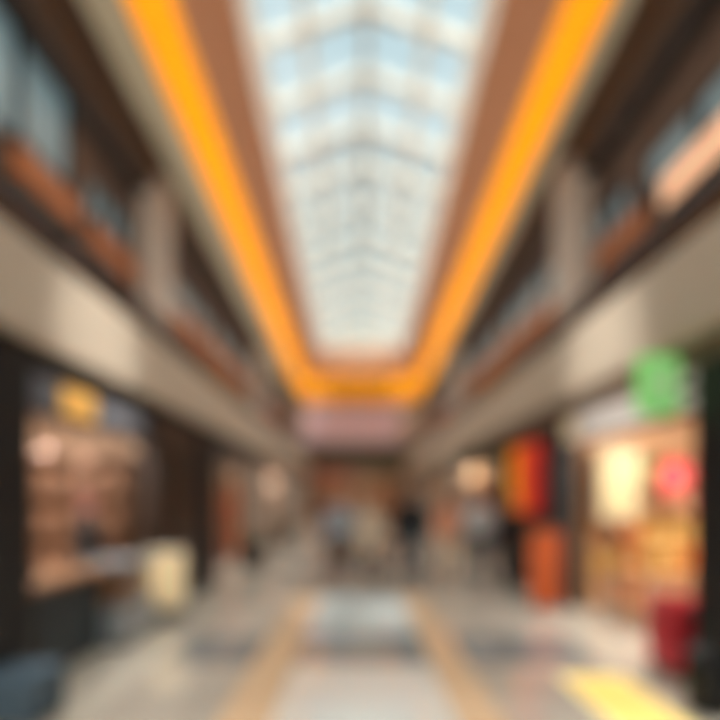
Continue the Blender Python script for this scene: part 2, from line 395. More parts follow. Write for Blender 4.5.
for s_, ys in ((-1, (11.6, 16.6, 22.1)), (1, (12.6, 17.8, 22.8))):
    for y in ys:
        nm = 'left' if s_ < 0 else 'right'
        lb = {11.6: 'light panel in the second lit shop on the left, past the timber bay', 16.6: 'light panel in the third lit shop on the left', 22.1: 'light panel in the last lit shop on the left',
              12.6: 'light panel in the shop behind the red poster wall', 17.8: 'light panel in the third shop on the right', 22.8: 'light panel in the last shop on the right'}[y]
        panel_light((s_*4.8, y, 2.95), 2.4, 1.0, 50 if y == 12.6 else 85, lb, WARM)
# end shop
struct('ceiling_end_shop', MB().box(-8, 8, Y1, YE, 3.3, 3.5), M_taupe)
panel_light((0, 30.4, 3.3), 4, 1.2, 120, 'wide light panel in the shop at the far end of the mall', WARM)
# spot lamps that graze the balcony fascias
def track_spot(loc, tgt, power, label, ang=.62):
    t = thing('spotlight', label, 'ceiling light', loc)
    d = (Vector(tgt)-Vector(loc)).normalized()
    MB().tube([Vector((0, 0, .0)), Vector((0, 0, -.12))], .012).build('stem', M_dmetal, t)
    c = Vector((0, 0, -.14))
    MB().tube([c-d*.08, c+d*.08], [.035, .05], 16).build('lamp_head', M_dmetal, t)
    q = d.to_track_quat('-Z', 'Y').to_euler()
    lamp('beam', 'SPOT', c+d*.1, power, SOFT, t, size=.05, rot=q, angle=ang, blend=1)
track_spot((3.9, 5.6, 7.24), (-2.75, 5.4, 3.36), 1900, 'spotlight under the right-hand beam, aimed across at the left balcony', .30)
track_spot((-3.9, 5.8, 7.24), (2.75, 5.7, 3.36), 1900, 'spotlight under the left-hand beam, aimed across at the right balcony', .30)

track_spot((-3.9, 7.0, 7.24), (-.57, 7.5, 0), 2300, 'added spotlight under the left-hand beam, aimed down at the floor', .16)  # floor spots added to put pale pools on the tiles
track_spot((3.9, 7.2, 7.24), (.42, 7.2, 0), 2300, 'added spotlight under the right-hand beam, aimed down at the floor', .16)
for s_, nm in ((-1, 'left'), (1, 'right')):  # added uplights, hidden by the parapet, to brighten coffer and upper walls
    t = thing('added_uplight', 'added unseen fill uplight on the upper walkway behind the %s parapet' % nm, 'light', (s_*3.08, 0, 3.505))
    MB().box(-.07, .07, 0, 26.5, 0, .04).box(-.07, -.06, 0, 26.5, .04, .16).box(.06, .07, 0, 26.5, .04, .16).build('housing', M_dmetal, t)
    MB().box(-.05, .05, .02, 26.48, .04, .05).build('diffuser', M_lit, t)
    lamp('glow', 'AREA', (0, 13.2, .06), 640, (1, .94, .87), t, size=.1, size_y=26.3, rot=(0, PI+s_*.25*-1, 0))
# ------------------------------------------------------------------ balcony railings
for s_, nm in ((-1, 'left'), (1, 'right')):
    t = thing('balcony_railing', 'dark handrail with smoky glass along the edge of the upper walkway on the %s' % nm, 'railing', (s_*(FX+.075), 0, 3.78))
    MB().box(-.04, .04, Y0+.2, Y1-.2, .30, .36).build('handrail', mat('dark_rail_paint', (40, 36, 34), .8), t, bevel=.015)
    y = Y0+.6
    while y < Y1-1.8:
        MB().box(-.02, .02, y-.02, y+.02, 0, .30).build('post', M_dmetal, t)
        MB().box(-.006, .006, y+.04, y+1.46, .03, .28).build('glass_panel', M_rail, t)
        y += 1.5
    MB().box(-.02, .02, y-.02, y+.02, 0, .30).build('post', M_dmetal, t)

# ------------------------------------------------------------------ upper level sign boards
def upper_sign(s_, y0, y1, z0, z1, m, label):
    x = s_*4.1
    t = thing('shop_sign', label, 'sign', (x, (y0+y1)/2, z0), 0)
    h = (y1-y0)/2; a, b = sorted((-s_*.1, 0))
    MB().box(a, b, -h, h, 0, z1-z0).build('sign_board', m, t, bevel=.01)
    f = MB(); a2, b2 = sorted((-s_*.12, 0))
    f.box(a2, b2, -h-.03, h+.03, -.04, 0).box(a2, b2, -h-.03, h+.03, z1-z0, z1-z0+.04)
    f.build('frame', M_dmetal, t)
M_sg = mat('teal_dark_sign_board', (52, 66, 70), .4)
M_pl = mat('lit_peach_sign', (244, 190, 150), .4, emit=.5)
upper_sign(-1, 4.0, 5.4, 5.4, 5.85, M_sg, 'dark teal sign board, nearest on the upper left wall')
upper_sign(-1, 5.9, 7.2, 5.4, 5.84, M_upor, 'orange-brown sign board on the upper left wall beside the dark teal one')
upper_sign(-1, 7.6, 9.1, 5.4, 5.84, M_upor, 'orange-brown sign board on the upper left wall just before the first column')
upper_sign(-1, 10.4, 18.4, 5.35, 5.84, M_upor, 'long orange-brown sign board on the upper left wall past the first column')
upper_sign(-1, 19.8, 27.5, 5.35, 5.84, M_upor, 'farthest orange-brown sign board on the upper left wall')
upper_sign(1, 4.6, 6.6, 5.38, 5.8, M_pl, 'glowing peach sign board, nearest on the upper right wall')
upper_sign(1, 7.1, 8.4, 5.35, 5.78, M_upor, 'orange-brown sign board on the upper right wall just before the first column')
upper_sign(1, 10.0, 18.4, 5.3, 5.8, M_upor, 'long orange-brown sign board on the upper right wall past the first column')
upper_sign(1, 19.8, 27.5, 5.3, 5.8, M_upor, 'farthest orange-brown sign board on the upper right wall')

# ------------------------------------------------------------------ far end
t = thing('hanging_banner', 'large pale lilac banner on the wall at the far end under the orange cove', 'banner', (-.35, Y1-.04, 4.75))
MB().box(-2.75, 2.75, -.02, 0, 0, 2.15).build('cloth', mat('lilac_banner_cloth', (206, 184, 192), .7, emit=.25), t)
MB().tube([(-2.8, -.03, 2.16), (2.8, -.03, 2.16)], .03).build('top_rod', M_steel, t)
MB().tube([(-2.8, -.03, -.01), (2.8, -.03, -.01)], .03).build('bottom_rod', M_steel, t)
struct('trim_end_band', MB().box(-4.2, 4.2, Y1-.1, Y1, 3.55, 4.55), mat('dark_green_grey_band', (78, 86, 78), .4))
for xa, xb in ((-4.0, -2.75), (-.35, .05), (2.6, 4.0)):
    struct('pillar', MB().box(xa, xb, Y1, Y1+.3, 0, 3.3), M_taupe, bevel=.01)
t = thing('shop_sign', 'dull red sign board over the far end shop, left half', 'sign', (-1.55, Y1+.0, 2.7)); MB().box(-1.15, 1.15, -.1, 0, 0, .5).build('sign_board', mat('dull_red_sign', (160, 84, 62), .4, emit=.2), t, bevel=.01); MB().box(-1.18, 1.18, -.08, 0, -.04, 0).build('frame', M_dmetal, t)
t = thing('shop_sign', 'olive-brown sign board over the far end shop, right half', 'sign', (1.3, Y1+.0, 2.7)); MB().box(-1.2, 1.2, -.1, 0, 0, .5).build('sign_board', mat('olive_sign', (120, 100, 66), .4, emit=.15), t, bevel=.01); MB().box(-1.23, 1.23, -.08, 0, -.04, 0).build('frame', M_dmetal, t)

# ------------------------------------------------------------------ generic furniture
def shelving(loc, rz, wid, hei, label, levels=5, dep=.4, m=None, group=None):
    m = m or M_oak
    t = thing('shelving_unit', label, 'shelving', loc, rz, group)
    for x in (-wid/2, wid/2-.03): MB().box(x, x+.03, -dep, 0, 0, hei).build('side_panel', m, t)
    MB().box(-wid/2+.03, wid/2-.03, -.02, 0, .05, hei).build('back_panel', m, t)
    zs = []
    for k in range(levels):
        z = .08+k*(hei-.12)/(levels-1) if k < levels-1 else hei-.03
        MB().box(-wid/2+.03, wid/2-.03, -dep, -.02, z, z+.03).build('shelf', m, t)
        zs.append(z+.03)
    return t, zs[:-1]
def to_world(loc, rz, p):
    c, s_ = math.cos(rz), math.sin(rz); return (loc[0]+p[0]*c-p[1]*s_, loc[1]+p[0]*s_+p[1]*c, loc[2]+p[2])
def gift_box(m, w_, d_, h_, label, group, ribbon=None):
    t = thing('gift_box', label, 'box', (0, 0, 0), 0, group)
    MB().box(-w_/2, w_/2, -d_/2, d_/2, 0, h_*.8).build('box_body', m, t, bevel=.004)
    MB().box(-w_/2-.004, w_/2+.004, -d_/2-.004, d_/2+.004, h_*.8, h_).build('lid', m, t, bevel=.004)
    if ribbon: MB().box(-.012, .012, -d_/2-.006, d_/2+.006, 0, h_+.003).build('ribbon', ribbon, t)
    return t
def jar(m, label, group, r=.05, h=.18):
    t = thing('jar', label, 'jar', (0, 0, 0), 0, group)
    MB().lathe([(r*.9, 0), (r, .01), (r, h*.75), (r*.7, h*.86)], n=16).build('jar_body', m, t, smooth=True)
    MB().lathe([(r*.75, h*.86), (r*.75, h)], n=16).build('lid', M_oak, t)
    return t

# ------------------------------------------------------------------ right gift shop
shx = (4.5, 7.6, 0)
M_red = mat('bright_red', (206, 52, 62), .4); M_yel = mat('golden_yellow', (222, 174, 84), .5); M_crm = mat('cream_card', (236, 222, 178), .5)
M_pch = mat('peach_card', (226, 176, 140), .5); M_grn = mat('leaf_green_card', (120, 160, 90), .5); M_org = mat('orange_card', (222, 120, 40), .5)
t, zs = shelving(shx, 0, 2.2, 2.3, 'tall orange-oak shelf wall across the back of the right gift shop', 6, .4, m=wood('pale_peach_wood', (222, 170, 118), .5))
kinds = {'y': (M_yel, 'golden yellow gift box', 'yellow gift boxes on the right shop shelves'), 'p': (M_pch, 'peach gift box', 'peach gift boxes on the right shop shelves'),
         'c': (M_crm, 'cream gift box', 'cream gift boxes on the right shop shelves'), 'r': (M_red, 'red gift box', 'red gift boxes on the right shop shelves'), 'o': (M_org, 'orange gift box', 'orange gift boxes on the right shop shelves'),
         'g': (M_grn, 'green gift box', 'green gift boxes on the right shop shelves')}
protos = {}
rows = ['ppopppopp', 'yyopyyypp', 'ppoyyyyyp', 'ccgppprrr', 'cccggprrr']
for r_, row in enumerate(rows):
    for i, ch in enumerate(row):
        m, lb, gp = kinds[ch]
        loc = to_world(shx, 0, (-.97+i*.243, -.2, zs[r_]))
        lab = '%s on the shelf wall of the right gift shop' % lb
        if ch not in protos:
            protos[ch] = gift_box(m, .19, .26, .27 if r_ != 2 else .25, lab, gp, M_crm if ch != 'c' else M_yel); protos[ch].location = loc
        else: dup(protos[ch], loc)
# lit poster beside the shelf and red disc sign
t = thing('light_box', 'tall glowing cream light box on the back wall of the right gift shop', 'light box', (3.66, 7.05, 1.3))
MB().box(-.27, .27, -.05, .05, 0, .98).build('frame', M_cream, t, bevel=.01)
MB().box(-.25, .25, -.056, -.05, .03, .95).build('panel', mat('cream_poster_panel', (212, 196, 148), .6, emit=.04), t)
MB().tube([(0, 0, -1.3), (0, 0, 0)], .03).build('post', M_steel, t); MB().box(-.25, .25, -.15, .15, -1.3, -1.27).build('base', M_steel, t)
t = thing('round_sign', 'round red sign hanging in front of the shelves in the right shop', 'sign', (4.34, 6.9, 1.89))
MB().tube([(0, -.03, 0), (0, .03, 0)], .22, 32).build('disc', mat('lit_red_disc', (214, 60, 72), .4, emit=.15), t, smooth=False)
MB().tube([(0, -.034, 0), (0, -.031, 0)], .09, 24).build('centre_dot', mat('pale_pink', (240, 120, 120), .5, emit=.2), t)
MB().tube([(0, 0, .21), (0, 0, 1.06)], .006).build('hanging_wire', M_steel, t)
# display table
def display_table(loc, label, w_=1.1, d_=.7, h=.75, top=None, legm=None):
    t = thing('display_table', label, 'table', loc)
    MB().box(-w_/2, w_/2, -d_/2, d_/2, h-.04, h).build('table_top', top or M_oak, t, bevel=.008)
    MB().box(-w_/2+.06, w_/2-.06, -d_/2+.06, d_/2-.06, .18, .2).build('lower_shelf', top or M_oak, t)
    for x in (-w_/2+.05, w_/2-.05):
        for y in (-d_/2+.05, d_/2-.05): MB().box(x-.025, x+.025, y-.025, y+.025, 0, h-.04).build('leg', legm or M_cream, t)
    return t
display_table((3.95, 6.2, 0), 'pale wooden display table inside the right gift shop', 1.2, .7, .72, wood('pale_peach_wood', (222, 170, 118)))
for k, (ch, x, y) in enumerate((('y', 3.6, 6.1), ('y', 3.85, 6.2), ('o', 4.1, 6.15), ('y', 4.35, 6.25))):
    nm = {'y': 'golden yellow', 'o': 'orange'}[ch]
    dup(protos[ch], (x, y, .72), label='%s gift box on the display table in the right shop' % nm, group='%s gift boxes on the display table' % nm)
# stack of red baskets
bas = thing('shopping_basket', 'red plastic shopping basket in the stack by the right black column', 'basket', (2.93, 4.55, .08), 0, 'stacked red shopping baskets')
M_bask = mat('red_basket_plastic', (232, 56, 76), .35)
b = MB()
for (xa, xb, ya, yb) in ((-.17, .17, -.22, -.2), (-.17, .17, .2, .22), (-.17, -.15, -.2, .2), (.15, .17, -.2, .2)): b.box(xa, xb, ya, yb, 0, .2)
b.box(-.17, .17, -.22, .22, 0, .012); b.box(-.19, .19, -.24, -.22, .18, .2).box(-.19, .19, .22, .24, .18, .2).box(-.19, -.17, -.24, .24, .18, .2).box(.17, .19, -.24, .24, .18, .2)
b.build('basket_body', M_bask, bas, bevel=.004)
for s_ in (-1, 1): MB().tube([(s_*.02-.14, -.2, .2), (s_*.02-.13, -.1, .212), (s_*.02-.13, .1, .212), (s_*.02-.14, .2, .2)], .006, 8).build('handle', M_dmetal, bas)
for k in range(1, 4): dup(bas, (2.93, 4.55, .08+k*.135))
t = thing('basket_trolley', 'low black trolley under the stack of red baskets', 'trolley', (2.93, 4.55, 0))
MB().box(-.18, .18, -.23, .23, .05, .08).build('platform', M_dark, t, bevel=.005)
for x in (-.14, .14):
    for y in (-.19, .19): MB().tube([(x-.012, y, .025), (x+.012, y, .025)], .025, 14).build('wheel', M_dark, t)
t = thing('litter_bin', 'dark litter bin between the right black column and the red baskets', 'bin', (2.62, 3.75, 0))
MB().lathe([(.12, 0), (.14, .02), (.14, .4), (.13, .42)]).build('bin_body', M_dark, t, smooth=True)
MB().lathe([(.145, .42), (.145, .45), (.08, .48)]).build('lid', M_dark, t)

# signs right
def flat_sign(x, y0, y1, z0, z1, m, label, s_, extras=()):
    t = thing('shop_sign', label, 'sign', (x, (y0+y1)/2, z0)); h = (y1-y0)/2
    a, b = sorted((0, s_*.1)); MB().box(a, b, -h, h, 0, z1-z0).build('sign_board', m, t, bevel=.01)
    a2, b2 = sorted((.0, s_*.12)); MB().box(a2, b2, -h-.02, h+.02, -.03, 0).box(a2, b2, -h-.02, h+.02, z1-z0, z1-z0+.03).build('frame', M_dmetal, t)
    for (nm, ya, yb, za, zb, mm) in extras:
        a3, b3 = sorted((-s_*.03, 0)); MB().box(a3, b3, ya-(y0+y1)/2, yb-(y0+y1)/2, za-z0, zb-z0).build(nm, mm, t, bevel=.01)
    return t
M_gsign = mat('pale_grey_lit_sign', (206, 200, 194), .4, emit=.32)
flat_sign(2.95, 4.35, 7.2, 2.38, 2.74, M_gsign, 'pale grey sign band over the right gift shop', 1, (('cream_emblem', 6.75, 7.1, 2.42, 2.7, M_litc),))
t = thing('projecting_sign', 'bright green rounded sign projecting above the right gift shop', 'sign', (2.62, 4.35, 2.32))
gm = mat('lit_green_panel', (120, 208, 108), .4, emit=.55)
MB().box(-.2, .17, -.06, .06, 0, .52).build('sign_body', gm, t, bevel=.06)
MB().box(-.13, .10, -.066, -.055, .1, .42).build('pale_emblem', mat('pale_green_emblem', (168, 222, 150), .4, emit=.4), t, bevel=.02)
MB().box(.17, .36, -.02, .02, .2, .26).build('bracket', M_dmetal, t)

# glass front right / left (sheet beside the opening)
def shopfront(s_, x, ya, yb, label, z1=2.35, door=True):
    t = thing('glass_shopfront', label, 'shopfront', (x, ya, 0)); L_ = yb-ya
    n = max(2, round(L_/1.3)); f = MB()
    for k in range(n):
        a, b = k*L_/n, (k+1)*L_/n
        if door and k == n//2: continue
        MB().box(-.01, .01, a+.03, b-.03, .1, z1-.05).build('glass_panel', M_glass, t)
    for k in range(n+1): MB().box(-.03, .03, k*L_/n-.03, k*L_/n+.03, 0, z1).build('post', M_dmetal, t)
    MB().box(-.04, .04, 0, L_, z1, z1+.08).build('top_rail', M_dmetal, t)
    return t

# red poster wall, right
struct('wall_poster_bay', MB().box(3.0, 3.2, 7.75, 9.9, 0, 2.72), M_bdark)
t = thing('poster_light_box', 'tall red, orange and yellow light box poster on the dark right wall', 'poster', (2.98, 8.65, 1.3))
MB().box(-.05, 0, -1.0, 1.0, 0, 1.28).build('frame', M_dark, t, bevel=.01)
def flame_mat():
    m = bpy.data.materials.new('red_orange_poster'); m.use_nodes = True; n = m.node_tree; N = n.nodes.new; L = n.links.new
    p = n.nodes['Principled BSDF']; tc = N('ShaderNodeTexCoord'); sx = N('ShaderNodeSeparateXYZ'); r = N('ShaderNodeValToRGB'); nz = N('ShaderNodeTexNoise')
    nz.inputs['Scale'].default_value = 2; mm = N('ShaderNodeMath'); mm.operation = 'MULTIPLY_ADD'; mm.inputs[1].default_value = .5; mm.inputs[2].default_value = .36
    m3 = N('ShaderNodeMath'); m3.operation = 'MULTIPLY_ADD'; m3.inputs[1].default_value = .35; L(nz.outputs['Fac'], m3.inputs[0]); m3.inputs[2].default_value = -.17
    L(tc.outputs['Object'], nz.inputs['Vector']); L(tc.outputs['Object'], sx.inputs[0]); L(sx.outputs['Y'], mm.inputs[0])
    ad = N('ShaderNodeMath'); ad.operation = 'ADD'; L(mm.outputs[0], ad.inputs[0]); L(m3.outputs[0], ad.inputs[1]); L(ad.outputs[0], r.inputs['Fac'])
    e = r.color_ramp.elements
    e[0].position = -.0; e[0].color = lin((120, 16, 24))+(1,); e[1].position = .95; e[1].color = lin((245, 190, 20))+(1,)
    for pos, c in ((.12, (170, 20, 26)), (.3, (225, 40, 20)), (.55, (225, 90, 15))): q = r.color_ramp.elements.new(pos); q.color = lin(c)+(1,)
    L(r.outputs['Color'], p.inputs['Base Color']); L(r.outputs['Color'], p.inputs['Emission Color']); p.inputs['Emission Strength'].default_value = .5
    return m
MB().box(-.058, -.05, -.96, .96, .04, 1.24).build('poster', flame_mat(), t)
t = thing('roll_up_banner', 'narrow orange roll-up banner standing in front of the dark right wall', 'banner', (2.64, 7.05, 0), math.radians(-8))
MB().box(-.22, .22, -.08, .08, 0, .07).build('base', M_steel, t, bevel=.01)
MB().box(-.2, .2, -.006, .006, .07, 1.15).build('sheet', mat('orange_banner_print', (184, 82, 28), .6, var=.2, scale=3), t)
MB().box(-.21, .21, -.015, .015, 1.15, 1.18).build('top_rail', M_steel, t)
MB().tube([(0, .02, .07), (0, .02, 1.15)], .01).build('support_pole', M_steel, t)

# ------------------------------------------------------------------ left café
t = thing('service_counter', 'dark café counter with an orange wooden top at the left black column', 'counter', (-3.0, 4.65, 0))
MB().box(-.35, .3, -.6, .62, .08, .82).build('counter_body', mat('blue_black_laminate', (20, 32, 38), .3), t, bevel=.01)
MB().box(-.33, .26, -.58, .6, 0, .08).build('kickboard', M_dark, t)
MB().box(-.4, .36, -.62, .66, .82, .88).build('countertop', wood('brown_oak_worktop', (138, 98, 66), .5), t, bevel=.01)
for y in (-.18, .22): MB().box(.3, .31, y-.19, y+.19, .14, .76).build('front_panel', mat('dark_teal_panel', (22, 42, 52), .35), t)
t = thing('cash_register', 'small black cash register on the orange counter top', 'cash register', (-3.05, 4.35, .88))
MB().box(-.16, .16, -.16, .16, 0, .1).build('cash_drawer', M_dark, t, bevel=.006)
MB().box(-.02, .02, -.14, .14, .16, .38, rot=.0).build('screen', M_dark, t, bevel=.005); MB().box(-.015, .015, -.015, .015, .1, .18).build('stand', M_dark, t)
t = thing('display_case', 'grey glass display case past the café counter', 'display case', (-2.78, 5.75, 0))
M_gcase = mat('grey_case_metal', (168, 176, 180), .35)
MB().box(-.28, .28, -.42, .42, .05, .42).build('case_body', M_gcase, t, bevel=.01)
MB().box(-.26, .26, -.4, .4, 0, .05).build('kickboard', M_dark, t)
for a in ((-.28, -.27, -.42, .42), (.27, .28, -.42, .42), (-.27, .27, -.42, -.41), (-.27, .27, .41, .42)): MB().box(*a, .42, .86).build('glass_side', M_glass, t)
MB().box(-.29, .29, -.43, .43, .86, .89).build('case_top', mat('dull_grey_top', (118, 124, 128), .6), t, bevel=.005)
MB().box(-.26, .26, -.4, .4, .62, .63).build('glass_shelf', M_glass, t)
M_past = mat('golden_pastry', (196, 140, 84), .6, bump=.5)
pa = None
for zz in (.42, .63):
    for i in range(3):
        for j in range(4):
            loc = (-2.96+i*.18, 5.45+j*.2, zz)
            lab = 'golden pastry inside the grey glass display case'
            if pa is None:
                pa = MB().ell((0, 0, .03), (.06, .045, .03)).build('pastry', M_past, smooth=True); tag(pa, lab, 'pastry', 'pastries in the display case'); pa.location = loc
            else:
                q = pa.copy(); C.objects.link(q); q.location = loc
t = thing('menu_light_box', 'knee-high glowing cream menu box on the floor beside the dark timber bay', 'light box', (-2.5, 6.5, 0), math.radians(12))
MB().box(-.27, .27, -.08, .08, .0, .16).build('base', M_steel, t, bevel=.01)
MB().box(-.25, .25, -.06, .06, .16, .92).build('housing', M_cream, t, bevel=.012)
MB().box(-.22, .22, -.066, -.06, .2, .88).build('panel', M_litc, t)
t = thing('pouffe', 'blue-grey upholstered cube pouffe at the bottom left corner before the black column', 'seat', (-2.4, 3.6, 0))
MB().box(-.2, .2, -.2, .2, .03, .38).build('cushion', mat('blue_grey_fabric', (72, 92, 106), .8, bump=.4, scale=60), t, bevel=.04)
for x in (-.15, .15):
    for y in (-.15, .15): MB().lathe([(.02, 0), (.02, .03)], (x, y, 0), 12).build('foot', M_dark, t)
flat_sign(-2.83, 4.1, 6.7, 2.38, 2.7, mat('blue_grey_sign_board', (92, 98, 106), .4, emit=.12), 'blue-grey sign band over the left café with a yellow emblem', -1, (('yellow_emblem', 4.75, 5.35, 2.4, 2.68, mat('lit_yellow_emblem', (226, 172, 88), .4, emit=.3)), ('pale_lettering_panel', 5.5, 6.4, 2.46, 2.62, mat('pale_blue_panel', (140, 146, 156), .4, emit=.2))))
t, zs = shelving((-4.3, 7.3, 0), 0, 2.2, 2.2, 'brown wooden back shelf wall of the left café', 5, .35, m=wood('mid_brown_wood', (146, 112, 88)))
jp = None
for z in zs[1:]:
    for i in range(8):
        loc = (-5.2+i*.25, 7.12, z)
        if jp is None: jp = jar(mat('amber_jar_glass', (176, 136, 112), .25), 'amber storage jar on the brown back shelves of the café', 'jars on the café shelves', .07, .3); jp.location = loc
        else: dup(jp, loc)
lp = None
for k, y in enumerate((4.5, 5.3, 6.1)):
    if lp is None:
        lp = thing('pendant_lamp', 'coppery dome pendant lamp over the café counter, nearest of the three', 'pendant lamp', (-3.3, y, 2.0))
        MB().lathe([(.14, 0), (.12, .07), (.05, .13), (.02, .16)]).build('lamp_shade', mat('taupe_copper_shade', (150, 112, 90), .5), lp, smooth=True)
        MB().tube([(0, 0, .16), (0, 0, .95)], .005, 8).build('cord', M_dark, lp)
        MB().ell((0, 0, .04), (.035, .035, .045), 12, 8)  .build('bulb', M_litc, lp)
    else: dup(lp, (-3.3, y, 2.0), label='coppery dome pendant lamp over the café, %s' % ('middle of the three' if k == 1 else 'farthest of the three'))

# ------------------------------------------------------------------ farther shops
far = [(-1, 9.6, 14.0, 'second shop on the left past the timber', (90, 84, 80)), (-1, 14.5, 19.1, 'third shop on the left', (150, 96, 60)), (-1, 19.6, 25.1, 'farthest shop on the left', (120, 110, 100)),
       (1, 10.4, 15.1, 'right-hand shop just past the red poster', (48, 70, 50)), (1, 15.5, 20.4, 'third shop on the right', (60, 74, 62)), (1, 20.8, 25.1, 'farthest shop on the right', (140, 96, 70))]
for s_, a, b, wh, col in far:
    x = 2.9 if s_ < 0 else 3.05
    shopfront(s_, s_*x, a+.05, b-.05, 'dark framed glass front of the '+wh, 2.35)
    flat_sign(s_*(x-.07), a+.1, b-.1, 2.43, 2.7, mat('sign_%d_%d' % (s_+1, int(a)), col, .4, emit=.15), 'sign band over the '+wh, s_)
    loc = (s_*4.3, b-.02+(.02 if s_ > 0 else .04), 0)
    t, zs = shelving(loc, 0, 2.0, 2.0, 'wooden shelf unit inside the '+wh, 4, .35)
    bp = None
    mm = mat('box_far_%d_%d' % (s_+1, int(a)), random.choice([(214, 130, 80), (200, 150, 100), (180, 90, 60), (222, 178, 120)]), .5)
    for z in zs:
        for i in range(6):
            lc = (loc[0]-.8+i*.32, loc[1]-.18, z)
            if bp is None: bp = gift_box(mm, .22, .22, .3, 'card box on the shelves of the '+wh, 'boxes in the '+wh, None); bp.location = lc
            else: dup(bp, lc)
    display_table((s_*4.1, (a+b)/2, 0), 'wooden display table inside the '+wh)
shelf_end, zs = shelving((-1.6, 32.9, 0), 0, 2.4, 2.4, 'wide shelf unit in the far end shop, behind the red sign', 5, .4)
shelf_end, zs = shelving((1.4, 32.9, 0), 0, 2.2, 2.4, 'wide shelf unit in the far end shop, behind the olive sign', 5, .4)
# planters
def planter(loc, label, dark=(34, 38, 42), w_=.5, d_=1.0, h=.42):
    t = thing('planter', label, 'planter', loc)
    b = MB(); b.box(-w_/2, w_/2, -d_/2, d_/2, 0, .02)
    for a in ((-w_/2, -w_/2+.03, -d_/2, d_/2), (w_/2-.03, w_/2, -d_/2, d_/2), (-w_/2, w_/2, -d_/2, -d_/2+.03), (-w_/2, w_/2, d_/2-.03, d_/2)): b.box(*a, 0, h)
    b.build('planter_box', mat('dark_planter_metal', dark, .4), t)
    MB().box(-w_/2+.03, w_/2-.03, -d_/2+.03, d_/2-.03, .02, h-.05).build('soil', mat('dark_soil', (44, 34, 26), .9, bump=1), t)
    lf = MB(); rr = random.Random(3)
    for k in range(60):
        x, y = rr.uniform(-w_/2+.06, w_/2-.06), rr.uniform(-d_/2+.08, d_/2-.08); an = rr.uniform(0, 2*PI); L_ = rr.uniform(.2, .42); ln = rr.uniform(.1, .28)
        dx, dy = math.cos(an), math.sin(an); p0 = Vector((x, y, h-.06)); p1 = p0+Vector((dx*ln*.4, dy*ln*.4, L_*.7)); p2 = p0+Vector((dx*ln, dy*ln, L_))
        lf.tube([p0, p1, p2], [(.008, .003), (.022, .003), (.003, .001)], 6)
    lf.build('leaves', mat('dark_green_leaf', (48, 62, 44), .5), t)
planter((-2.42, 11.6, 0), 'dark planter box with low green leaves outside the second left shop')
planter((-2.42, 16.5, 0), 'dark planter box with green leaves farther along the left shopfronts')

# flat yellow sheet at the right, standing in for a reflection on the tiles
t = thing('floor_reflection_paint', 'yellow sheet imitating a reflection on the tiles in front of the right gift shop', 'reflection', (2.08, 3.95, 0))
MB().box(-.24, .24, -.5, .5, 0, .006).build('reflection_core', mat('bright_yellow_reflection', (250, 216, 112), .6, var=.04), t)
MB().box(-.3, .3, -.56, .56, 0, .004).build('reflection_edge', mat('pale_yellow_reflection', (244, 226, 160), .6), t)

